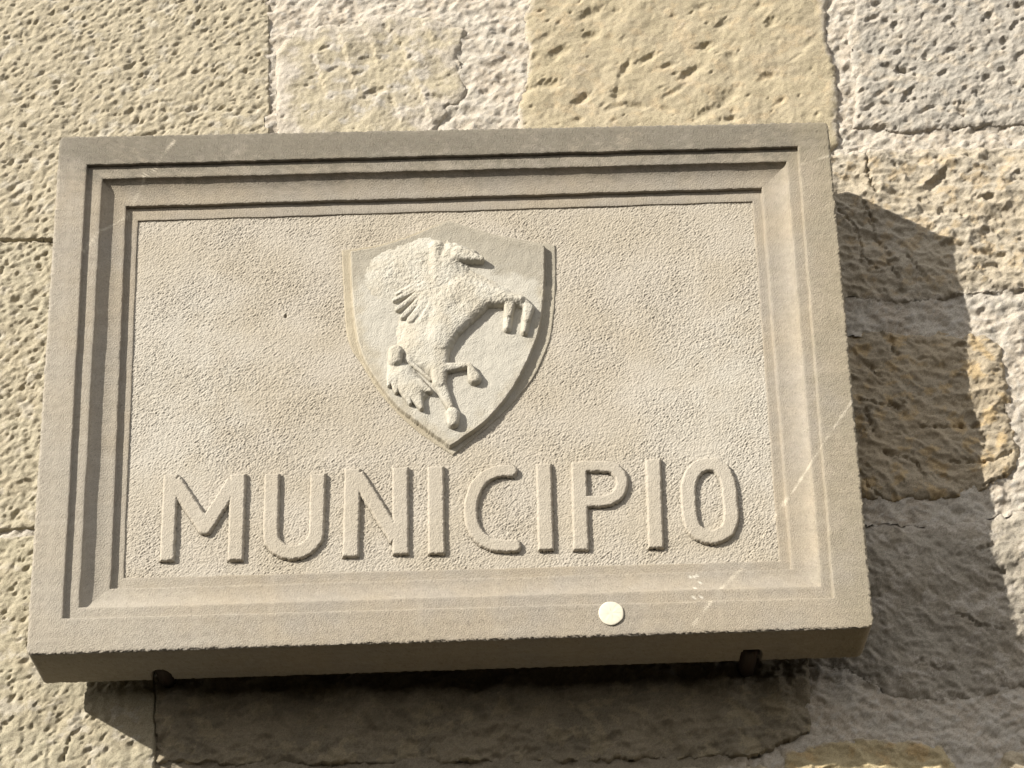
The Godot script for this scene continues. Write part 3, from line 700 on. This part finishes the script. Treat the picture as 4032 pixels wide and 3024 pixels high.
func build_shield(plaque: Node3D) -> void:
	var q := PackedVector2Array([Vector2(-106.4, 155.0), Vector2(-92.1, 156.9), Vector2(-78.2, 158.7), Vector2(-65.3, 161.0), Vector2(-53.5, 164.4), Vector2(-43.1, 168.2), Vector2(-33.6, 171.9), Vector2(-25.1, 175.5), Vector2(-17.9, 178.9), Vector2(-11.4, 181.8), Vector2(-5.5, 183.9), Vector2(-0.5, 185.5), Vector2(4.6, 187.1), Vector2(11.7, 184.2), Vector2(18.7, 181.3), Vector2(26.6, 178.3), Vector2(36.6, 174.6), Vector2(47.4, 170.8), Vector2(58.1, 167.3), Vector2(69.1, 164.5), Vector2(79.7, 162.2), Vector2(89.5, 160.1), Vector2(98.2, 158.1), Vector2(105.8, 156.5), Vector2(113.4, 154.8), Vector2(113.3, 139.2), Vector2(113.2, 124.1), Vector2(112.5, 108.3), Vector2(111.0, 89.8), Vector2(109.0, 71.3), Vector2(106.7, 55.5), Vector2(104.2, 44.3), Vector2(101.4, 36.2), Vector2(98.1, 28.0), Vector2(94.4, 18.9), Vector2(90.4, 10.1), Vector2(85.0, 0.8), Vector2(77.4, -9.8), Vector2(68.7, -20.5), Vector2(59.6, -30.8), Vector2(49.7, -40.8), Vector2(39.6, -50.1), Vector2(30.0, -58.6), Vector2(21.0, -66.4), Vector2(12.8, -73.2), Vector2(4.6, -80.0), Vector2(-3.9, -73.8), Vector2(-12.1, -67.8), Vector2(-20.3, -61.4), Vector2(-28.5, -54.3), Vector2(-36.5, -47.0), Vector2(-44.5, -38.8), Vector2(-53.0, -28.8), Vector2(-61.3, -18.1), Vector2(-68.8, -7.5), Vector2(-75.2, 3.0), Vector2(-80.6, 13.1), Vector2(-85.7, 23.0), Vector2(-91.1, 31.8), Vector2(-95.9, 40.1), Vector2(-99.7, 51.1), Vector2(-102.1, 67.3), Vector2(-103.3, 85.7), Vector2(-104.3, 104.0), Vector2(-105.2, 121.4), Vector2(-105.8, 138.2)])
	var qi := PackedVector2Array([Vector2(-97.2, 150.2), Vector2(-86.2, 152.0), Vector2(-75.6, 153.7), Vector2(-65.1, 156.0), Vector2(-53.9, 159.2), Vector2(-43.2, 163.0), Vector2(-33.4, 166.6), Vector2(-25.0, 170.2), Vector2(-17.8, 173.6), Vector2(-11.2, 176.4), Vector2(-5.3, 178.6), Vector2(-0.1, 180.2), Vector2(5.0, 181.8), Vector2(12.0, 178.9), Vector2(18.8, 176.2), Vector2(26.7, 173.1), Vector2(36.6, 169.4), Vector2(47.3, 165.5), Vector2(58.0, 162.1), Vector2(69.4, 159.1), Vector2(80.4, 156.7), Vector2(89.4, 154.6), Vector2(95.2, 153.2), Vector2(98.9, 152.3), Vector2(102.5, 151.4), Vector2(102.1, 135.8), Vector2(101.7, 120.7), Vector2(100.8, 105.6), Vector2(99.3, 89.5), Vector2(97.3, 73.8), Vector2(95.0, 60.0), Vector2(92.6, 49.3), Vector2(89.8, 40.7), Vector2(85.8, 30.8), Vector2(80.2, 17.5), Vector2(73.6, 3.5), Vector2(66.3, -9.9), Vector2(57.6, -22.7), Vector2(48.4, -34.6), Vector2(39.5, -44.7), Vector2(30.5, -52.8), Vector2(22.0, -59.0), Vector2(14.8, -64.1), Vector2(9.5, -67.9), Vector2(5.7, -70.4), Vector2(1.8, -72.9), Vector2(-6.5, -65.8), Vector2(-14.6, -58.9), Vector2(-23.0, -51.6), Vector2(-32.4, -43.6), Vector2(-41.8, -35.5), Vector2(-50.2, -27.2), Vector2(-57.2, -18.8), Vector2(-63.0, -10.4), Vector2(-68.5, -1.7), Vector2(-74.3, 7.9), Vector2(-79.6, 17.6), Vector2(-83.9, 27.1), Vector2(-86.8, 35.6), Vector2(-88.7, 43.7), Vector2(-90.4, 53.2), Vector2(-92.1, 65.3), Vector2(-93.6, 78.6), Vector2(-94.8, 93.7), Vector2(-95.8, 111.6), Vector2(-96.5, 130.9)])
	var step := 0.75
	var lo := q[0]
	var hi := q[0]
	for v in q:
		lo = lo.min(v)
		hi = hi.max(v)
	lo -= Vector2.ONE * 2.0
	hi += Vector2.ONE * 2.0
	var nx := int((hi.x - lo.x) / step) + 1
	var ny := int((hi.y - lo.y) / step) + 1
	var p := PackedVector3Array()
	p.resize(nx * ny)
	var c := PackedColorArray()
	c.resize(nx * ny)
	var keep := PackedByteArray()
	keep.resize(nx * ny)
	for j in ny:
		var y := lo.y + j * step
		for i in nx:
			var x := lo.x + i * step
			var k := j * nx + i
			var d := sd_poly(x, y, q)
			var n := fbm.get_noise_2d(x * 0.09, y * 0.09)
			var g := grain.get_noise_2d(x * 0.45, y * 0.45)
			d += 0.35 * n
			keep[k] = 1 if d > -0.8 else 0
			var di := sd_poly(x, y, qi) + 0.5 * n + 0.2 * g
			var t := clampf((di + 0.7) / 1.5, 0.0, 1.0)
			var h := 1.9 * clampf((d + 0.6) / 0.9, 0.0, 1.0) + 6.6 * (1.0 - pow(1.0 - t, 2.2))
			h += (0.3 * n + 0.13 * g) * (0.5 + 0.5 * t) + 0.6 * fbm.get_noise_2d(x * 0.025, y * 0.025 + 8.0)
			p[k] = Vector3(x, y, -24.2 + h)
			var n2 := fbm.get_noise_2d(x * 0.04, y * 0.04 + 600.0)
			var col := Color(0.42, 0.385, 0.315)
			# rubbed pale in the middle, grimy under the top edge and tan on the left margin
			col = col.lerp(Color(0.475, 0.455, 0.405), smoothstep(6.0, 24.0, d + 10.0 * n2 + 6.0 * smoothstep(40.0, -40.0, y)))
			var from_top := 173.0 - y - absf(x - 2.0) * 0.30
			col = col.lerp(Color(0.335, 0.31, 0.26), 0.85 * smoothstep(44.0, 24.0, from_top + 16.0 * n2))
			col = col.lerp(Color(0.40, 0.35, 0.26), 0.6 * smoothstep(1.0, -1.0, di) * smoothstep(10.0, -30.0, x))
			col *= 1.0 + 0.05 * g
			col.a = 1.0
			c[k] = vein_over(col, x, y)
	var shield := part("shield", grid_mesh(p, c, nx, ny, keep), carved_mat, plaque, "raised shield with a rearing beast carved on it")
	# the beast rearing on the shield, as one relief
	var prims := [
	[7.5, 144.1, 13.5, 4.2, 134.4, 17.5, 7.5, 1],
	[15.3, 140.9, 9.8, 36.5, 133.4, 4.1, 11.0, 0],
	[3.3, 156.3, 2.2, 8.3, 146.4, 7.3, 6.5, 1],
	[10.8, 151.2, 4.8, 27.9, 141.7, 6.3, 7.0, 1],
	[2.7, 134.4, 19.8, 2.3, 107.8, 30.2, 7.5, 1],
	[-5.5, 108.0, 36.5, -23.2, 52.4, 30.2, 7.5, 2],
	[14.7, 103.9, 27.0, 56.5, 92.0, 13.3, 8.5, 2],
	[15.3, 95.9, 19.0, 57.2, 88.5, 9.2, 10.5, 0],
	[38.6, 92.2, 13.0, 2.4, 57.7, 14.6, 10.5, 0],
	[1.6, 58.6, 15.2, -6.4, 38.0, 11.1, 10.5, 0],
	[2.0, 86.6, 26.2, -9.4, 43.3, 19.0, 11.0, 1],
	[-5.8, 86.8, 33.3, -18.7, 43.6, 27.0, 6.0, 2],
	[54.1, 90.0, 11.4, 75.8, 85.5, 7.6, 11.0, 1],
	[75.8, 86.2, 6.7, 85.6, 76.2, 4.4, 8.0, 0],
	[64.8, 82.6, 6.3, 63.1, 69.0, 4.8, 9.0, 0],
	[63.1, 69.0, 5.4, 61.5, 54.8, 4.8, 8.0, 1],
	[83.7, 75.4, 6.0, 81.5, 63.2, 4.4, 8.5, 0],
	[80.8, 61.5, 5.2, 78.7, 49.9, 4.4, 7.5, 1],
	[-52.2, 120.0, 36.5, -17.7, 138.6, 30.2, 4.2, 2],
	[-30.4, 114.0, 23.8, -14.7, 118.9, 19.0, 5.2, 1],
	[-8.9, 150.9, 9.5, -9.2, 83.4, 8.9, 7.4, 1],
	[-21.1, 110.2, 4.8, -49.2, 97.8, 2.2, 5.2, 0],
	[-21.1, 106.7, 4.8, -51.9, 90.3, 2.7, 6.0, 0],
	[-19.9, 102.2, 5.1, -49.0, 79.7, 3.0, 6.4, 0],
	[-18.1, 96.9, 5.2, -43.5, 70.7, 3.5, 7.0, 0],
	[-14.7, 93.2, 5.4, -35.7, 66.3, 4.6, 7.6, 0],
	[-10.7, 88.7, 5.7, -22.4, 67.0, 5.7, 8.2, 0],
	[-23.3, 38.5, 27.0, -11.3, 15.8, 12.7, 9.0, 1],
	[-31.0, 42.2, 19.0, -37.3, 25.1, 9.5, 5.0, 2],
	[-8.0, 29.4, 11.7, -7.7, -4.8, 7.3, 9.0, 0],
	[-7.7, -4.8, 7.3, 2.5, -31.4, 4.1, 7.5, 0],
	[5.1, -39.9, 7.6, 5.3, -48.8, 6.3, 9.5, 0],
	[-2.1, 11.2, 6.0, 18.6, 13.2, 3.8, 8.5, 0],
	[22.7, 13.1, 3.2, 27.7, -0.7, 7.3, 9.0, 0],
	[-51.1, 30.7, 8.3, -51.9, 21.3, 7.3, 9.5, 0],
	[-52.7, 20.4, 7.3, -52.0, 3.3, 9.5, 6.0, 1],
	[-45.1, 5.6, 14.3, -31.4, -11.8, 14.6, 8.5, 1],
	[-33.0, -12.6, 10.2, -26.1, -32.3, 2.9, 7.5, 0],
	[-28.4, -7.6, 8.6, -17.4, -13.9, 2.9, 7.5, 0],
	[-43.6, -8.9, 7.3, -37.1, -26.4, 2.2, 6.5, 0],
	[-52.8, -0.1, 5.4, -51.0, -13.8, 2.2, 6.0, 0],
	[-56.6, 3.4, 4.1, -58.3, -5.9, 1.9, 5.5, 0],
	[-37.3, 20.8, 2.2, -16.4, -0.3, 2.2, 4.5, 0]]
	step = 0.6
	nx = int((hi.x - lo.x) / step) + 1
	ny = int((hi.y - lo.y) / step) + 1
	var z := PackedFloat32Array()
	z.resize(nx * ny)
	for r: Array in prims:
		var a := Vector2(r[0], r[1])
		var b := Vector2(r[3], r[4])
		var reach := maxf(r[2], r[5]) + 2.0
		var i0 := maxi(0, int((minf(a.x, b.x) - reach - lo.x) / step))
		var i1 := mini(nx - 1, int((maxf(a.x, b.x) + reach - lo.x) / step) + 1)
		var j0 := maxi(0, int((minf(a.y, b.y) - reach - lo.y) / step))
		var j1 := mini(ny - 1, int((maxf(a.y, b.y) + reach - lo.y) / step) + 1)
		var e := b - a
		var l2 := maxf(e.length_squared(), 0.01)
		for j in range(j0, j1 + 1):
			for i in range(i0, i1 + 1):
				var w := Vector2(lo.x + i * step, lo.y + j * step) - a
				var t := clampf(w.dot(e) / l2, 0.0, 1.0)
				var d := (w - e * t).length() / lerpf(r[2], r[5], t)
				d += 0.05 * fbm.get_noise_2d(w.x * 0.15 + a.x, w.y * 0.15)
				if d >= 1.0:
					continue
				var h: float = r[6] * (pow(1.0 - d * d, 1.3) if r[7] > 1.5 else pow(1.0 - d * d, 0.8) if r[7] > 0.5 else sqrt(1.0 - d * d * d * d))
				var k := j * nx + i
				var o := z[k]
				if o <= 0.0:
					z[k] = h
				else:
					var s := maxf(0.0, 2.6 - absf(h - o)) / 2.6
					z[k] = maxf(h, o) + s * s * 0.4
	var ridges := [PackedVector2Array([Vector2(-4.9, 151.7), Vector2(-10.6, 134.8), Vector2(-12.9, 117.1), Vector2(-11.5, 97.6), Vector2(-9.3, 78.1)]), PackedVector2Array([Vector2(-37.1, 54.5), Vector2(-18.5, 59.2), Vector2(6.4, 66.3)]), PackedVector2Array([Vector2(-38.8, 21.7), Vector2(-28.2, 9.4), Vector2(-16.8, -0.3)])]
	for g: PackedVector2Array in ridges:
		stamp_line(z, nx, ny, lo.x, lo.y, step, g, "crack", -0.9, 1.6)
	p.resize(nx * ny)
	c.resize(nx * ny)
	keep.resize(nx * ny)
	for j in ny:
		for i in nx:
			var k := j * nx + i
			var x := lo.x + i * step
			var y := lo.y + j * step
			var g := grain.get_noise_2d(x * 0.5, y * 0.5 + 30.0)
			var n := fbm.get_noise_2d(x * 0.16, y * 0.16 + 30.0)
			var up := 0
			for v: int in [-1, 0, 1]:
				for u: int in [-1, 0, 1]:
					if i + u >= 0 and i + u < nx and j + v >= 0 and j + v < ny and z[k + v * nx + u] > 0.0:
						up = 1
			keep[k] = up
			if up == 0:
				continue
			var hh := z[k]
			p[k] = Vector3(x, y, -16.6 + hh * 0.97 + (((0.38 + 0.45 * smoothstep(40.0, 110.0, y)) * n + 0.28 * g) * minf(1.0, hh / 4.0) if hh > 0.0 else -1.2))
			var col := Color(0.50, 0.48, 0.425).lerp(Color(0.46, 0.43, 0.365), clampf(0.5 + 1.4 * fbm.get_noise_2d(x * 0.03 + 10.0, y * 0.03), 0.0, 1.0))
			col *= 1.0 + 0.06 * g
			col.a = 1.0
			c[k] = vein_over(col, x, y)
	part("carved_beast", grid_mesh(p, c, nx, ny, keep), carved_mat, shield, "beast rearing to the right in low relief")

func stroke_sd(x: float, y: float, hw: float, q: PackedVector2Array) -> float:
	var best := -1e9
	var n := q.size() - 1
	for k in n:
		var a := q[k]
		var e := q[k + 1] - a
		var ln := e.length()
		e /= ln
		var w := Vector2(x, y) - a
		var t := w.dot(e)
		var s := absf(e.x * w.y - e.y * w.x)
		var d: float
		if t < 0.0:
			d = minf(hw - s, t) if k == 0 else hw - w.length()
		elif t > ln:
			d = minf(hw - s, ln - t) if k == n - 1 else hw - (w - e * ln).length()
		else:
			d = hw - s
			if k == 0:
				d = minf(d, t)
			if k == n - 1:
				d = minf(d, ln - t)
		best = maxf(best, d)
	return best

func build_letters(plaque: Node3D) -> void:
	var letters := [
	["M", [[7.0, PackedVector2Array([Vector2(-273.9, -93.8), Vector2(-274.6, -185.8)])], [7.3, PackedVector2Array([Vector2(-271.0, -100.1), Vector2(-238.7, -151.6), Vector2(-211.3, -102.8)])], [7.6, PackedVector2Array([Vector2(-207.6, -95.7), Vector2(-208.2, -187.2)])]]],
	["U", [[7.4, PackedVector2Array([Vector2(-173.9, -96.2), Vector2(-174.1, -113.1), Vector2(-174.3, -130.8), Vector2(-174.4, -146.8), Vector2(-174.2, -158.8), Vector2(-173.8, -165.3), Vector2(-173.1, -168.0), Vector2(-172.2, -169.0), Vector2(-170.9, -170.5), Vector2(-169.3, -172.7), Vector2(-167.3, -174.8), Vector2(-165.1, -176.5), Vector2(-162.8, -177.9), Vector2(-160.3, -179.0), Vector2(-157.6, -179.8), Vector2(-154.8, -180.3), Vector2(-152.1, -180.4), Vector2(-149.3, -180.2), Vector2(-146.6, -179.7), Vector2(-143.9, -178.8), Vector2(-141.4, -177.6), Vector2(-139.1, -176.0), Vector2(-137.0, -174.1), Vector2(-135.1, -172.0), Vector2(-133.5, -169.6), Vector2(-132.2, -168.1), Vector2(-131.2, -167.1), Vector2(-130.4, -164.5), Vector2(-129.8, -158.1), Vector2(-129.4, -146.5), Vector2(-129.2, -131.0), Vector2(-129.1, -113.9), Vector2(-128.9, -97.4)])]]],
	["N", [[7.8, PackedVector2Array([Vector2(-94.7, -92.9), Vector2(-96.4, -186.5)])], [7.2, PackedVector2Array([Vector2(-91.0, -99.5), Vector2(-51.2, -169.5)])], [7.8, PackedVector2Array([Vector2(-47.6, -92.8), Vector2(-47.9, -185.5)])]]],
	["I", [[8.0, PackedVector2Array([Vector2(-12.8, -92.8), Vector2(-13.0, -186.0)])]]],
	["C", [[6.5, PackedVector2Array([Vector2(64.4, -99.8), Vector2(60.9, -99.6), Vector2(57.4, -99.4), Vector2(53.9, -99.3), Vector2(50.4, -99.6), Vector2(46.9, -100.3), Vector2(43.4, -101.3), Vector2(40.0, -102.7), Vector2(36.8, -104.6), Vector2(33.8, -107.1), Vector2(30.9, -110.2), Vector2(28.3, -113.7), Vector2(26.1, -117.6), Vector2(24.3, -122.3), Vector2(22.8, -127.6), Vector2(21.7, -133.0), Vector2(21.0, -138.1), Vector2(20.8, -142.8), Vector2(21.0, -147.3), Vector2(21.6, -151.6), Vector2(22.5, -155.6), Vector2(23.7, -159.4), Vector2(25.2, -162.9), Vector2(27.0, -166.0), Vector2(29.2, -168.9), Vector2(31.7, -171.4), Vector2(34.5, -173.6), Vector2(37.6, -175.4), Vector2(40.6, -176.9), Vector2(43.6, -178.0), Vector2(46.7, -178.6), Vector2(49.9, -178.9), Vector2(53.0, -179.2), Vector2(56.2, -179.3), Vector2(59.5, -179.3), Vector2(62.7, -179.2), Vector2(66.0, -179.1)])]]],
	["I", [[7.5, PackedVector2Array([Vector2(93.9, -93.0), Vector2(93.5, -184.9)])]]],
	["P", [[7.5, PackedVector2Array([Vector2(128.7, -92.2), Vector2(127.4, -185.9)])], [5.9, PackedVector2Array([Vector2(128.5, -96.9), Vector2(135.2, -97.0), Vector2(142.2, -97.1), Vector2(148.7, -97.3), Vector2(154.0, -97.7), Vector2(157.8, -98.3), Vector2(160.6, -99.1), Vector2(162.7, -100.1), Vector2(164.7, -101.5), Vector2(166.5, -103.4), Vector2(168.1, -105.6), Vector2(169.3, -108.1), Vector2(170.0, -110.6), Vector2(170.4, -113.2), Vector2(170.3, -115.9), Vector2(169.9, -118.6), Vector2(169.2, -121.2), Vector2(168.3, -123.6), Vector2(167.0, -125.9), Vector2(165.4, -128.0), Vector2(163.5, -129.9), Vector2(161.4, -131.4), Vector2(159.1, -132.6), Vector2(156.2, -133.5), Vector2(152.5, -134.3), Vector2(147.4, -134.7), Vector2(141.4, -134.7), Vector2(135.0, -134.7), Vector2(128.7, -134.8)])]]],
	["I", [[7.4, PackedVector2Array([Vector2(202.1, -91.3), Vector2(200.3, -185.7)])]]],
	["O", [[7.3, PackedVector2Array([Vector2(257.2, -97.9), Vector2(254.0, -98.1), Vector2(250.6, -99.0), Vector2(247.3, -100.5), Vector2(244.4, -102.6), Vector2(241.8, -105.5), Vector2(239.5, -109.1), Vector2(237.5, -113.1), Vector2(236.0, -117.2), Vector2(235.1, -121.3), Vector2(234.8, -125.6), Vector2(234.7, -130.1), Vector2(234.7, -134.8), Vector2(234.6, -140.1), Vector2(234.5, -145.7), Vector2(234.7, -151.1), Vector2(235.2, -155.9), Vector2(236.0, -160.0), Vector2(237.0, -163.6), Vector2(238.5, -166.8), Vector2(240.5, -169.5), Vector2(243.5, -171.8), Vector2(247.1, -173.7), Vector2(250.9, -175.1), Vector2(254.6, -175.7), Vector2(258.3, -175.4), Vector2(261.9, -174.5), Vector2(265.4, -172.9), Vector2(268.3, -170.8), Vector2(270.7, -168.2), Vector2(272.6, -165.0), Vector2(274.0, -161.2), Vector2(275.1, -157.1), Vector2(275.7, -152.2), Vector2(275.7, -146.8), Vector2(275.5, -141.2), Vector2(275.4, -136.0), Vector2(275.4, -131.3), Vector2(275.3, -126.8), Vector2(275.1, -122.5), Vector2(274.6, -118.3), Vector2(273.6, -114.1), Vector2(272.3, -110.1), Vector2(270.7, -106.3), Vector2(268.8, -103.3), Vector2(266.3, -101.1), Vector2(263.4, -99.4), Vector2(260.3, -98.3), Vector2(257.2, -97.9)])]]]]
	var step := 0.7
	var idx := 0
	for l: Array in letters:
		var strokes: Array = l[1]
		var lo := Vector2(1e9, 1e9)
		var hi := -lo
		for s: Array in strokes:
			var pl: PackedVector2Array = s[1]
			for v in pl:
				lo = lo.min(v - Vector2.ONE * (s[0] + 3.0))
				hi = hi.max(v + Vector2.ONE * (s[0] + 3.0))
		var nx := int((hi.x - lo.x) / step) + 1
		var ny := int((hi.y - lo.y) / step) + 1
		var p := PackedVector3Array()
		p.resize(nx * ny)
		var c := PackedColorArray()
		c.resize(nx * ny)
		var keep := PackedByteArray()
		keep.resize(nx * ny)
		for j in ny:
			var y := lo.y + j * step
			for i in nx:
				var x := lo.x + i * step
				var d := -1e9
				for s: Array in strokes:
					d = maxf(d, stroke_sd(x, y, s[0], s[1]))
				if d < -3.0:
					continue
				var n := fbm.get_noise_2d(x * 0.13, y * 0.13 + 90.0)
				var g := grain.get_noise_2d(x * 0.5, y * 0.5 + 60.0)
				d += 0.7 * n + 0.3 * g
				var k := j * nx + i
				if d < -1.3:
					continue
				keep[k] = 1
				var t := clampf((d + 1.1) / 2.9, 0.0, 1.0)
				var h := 5.3 * (1.0 - pow(1.0 - t, 2.3))
				p[k] = Vector3(x, y, -25.0 + h + 0.9 * (1.0 if t > 0.0 else 0.0) * minf(t * 4.0, 1.0) + (0.22 * n + 0.14 * g) * t)
				var col := Color(0.425, 0.385, 0.322).lerp(panel_colour(x, y), 0.55)
				col.a = 1.0
				c[k] = col
		part("letter", grid_mesh(p, c, nx, ny, keep), carved_mat, plaque, "raised stone letter %s" % l[0])
		idx += 1

# ------------------------------------------------------------------ small things

func build_pegs() -> void:
	var where := [[-282.5, "rusty iron peg in the slot under the plaque's lower left corner"], [289.5, "rusty iron peg in the slot under the plaque's lower right corner"]]
	for w: Array in where:
		var t := thing("iron_peg", w[1], "peg", Vector3(w[0] * MM, UP_SHIFT - 0.2745, -0.060), "iron pegs that carry the plaque")
		var n := 28
		var rows := [[0.0, 0.0], [4.0, 0.2], [6.6, -1.2], [8.2, -4.0], [8.4, -9.0], [8.0, -30.0], [8.2, -60.0], [8.0, -92.0]]
		var p := PackedVector3Array()
		var c := PackedColorArray()
		for r: Array in rows:
			for i in n + 1:
				var a := TAU * i / n
				var rr: float = r[0] * (1.0 + 0.10 * grain.get_noise_2d(cos(a) * 2.0 + w[0], sin(a) * 2.0 + r[1] * 0.2))
				p.push_back(Vector3(cos(a) * rr, sin(a) * rr, r[1]))
				c.push_back(Color(0.03, 0.022, 0.018).lerp(Color(0.05, 0.032, 0.023), 0.5 + 0.5 * grain.get_noise_2d(a * 2.0, r[1] * 0.3)))
		part("shaft", grid_mesh(p, c, n + 1, rows.size(), PackedByteArray(), true), iron_mat, t)

func build_sticker() -> void:
	var at := Vector2(153.1, -260.0)
	var t := thing("round_dot", "small cream-white round dot stuck on the plaque's lower border", "sticker", Vector3(at.x * MM, UP_SHIFT + at.y * MM, 0.0002))
	var n := 48
	var rows := [[11.9, -0.3], [12.0, 0.7], [11.7, 1.3], [10.8, 1.6], [7.0, 1.75], [3.0, 1.7], [0.0, 1.72]]
	var p := PackedVector3Array()
	var c := PackedColorArray()
	for r: Array in rows:
		for i in n + 1:
			var a := TAU * i / n
			var k := fmod(a + 0.35, TAU / 7.0) / (TAU / 7.0) - 0.5
			var rr: float = r[0] * (1.0 + 0.0 * k + 0.03 * grain.get_noise_2d(cos(a), sin(a)))
			p.push_back(Vector3(cos(a) * rr, sin(a) * rr, r[1] + 0.12 * grain.get_noise_2d(cos(a) * rr * 0.3, sin(a) * rr * 0.3)))
			c.push_back(Color(0.60, 0.56, 0.465) * (1.0 + 0.08 * grain.get_noise_2d(cos(a) * rr * 0.2, sin(a) * rr * 0.2) - (0.12 if r[1] < 1.0 else 0.0)))
	var m := StandardMaterial3D.new()
	m.vertex_color_use_as_albedo = true
	m.roughness = 0.7
	part("disc", grid_mesh(p, c, n + 1, rows.size(), PackedByteArray()), m, t)
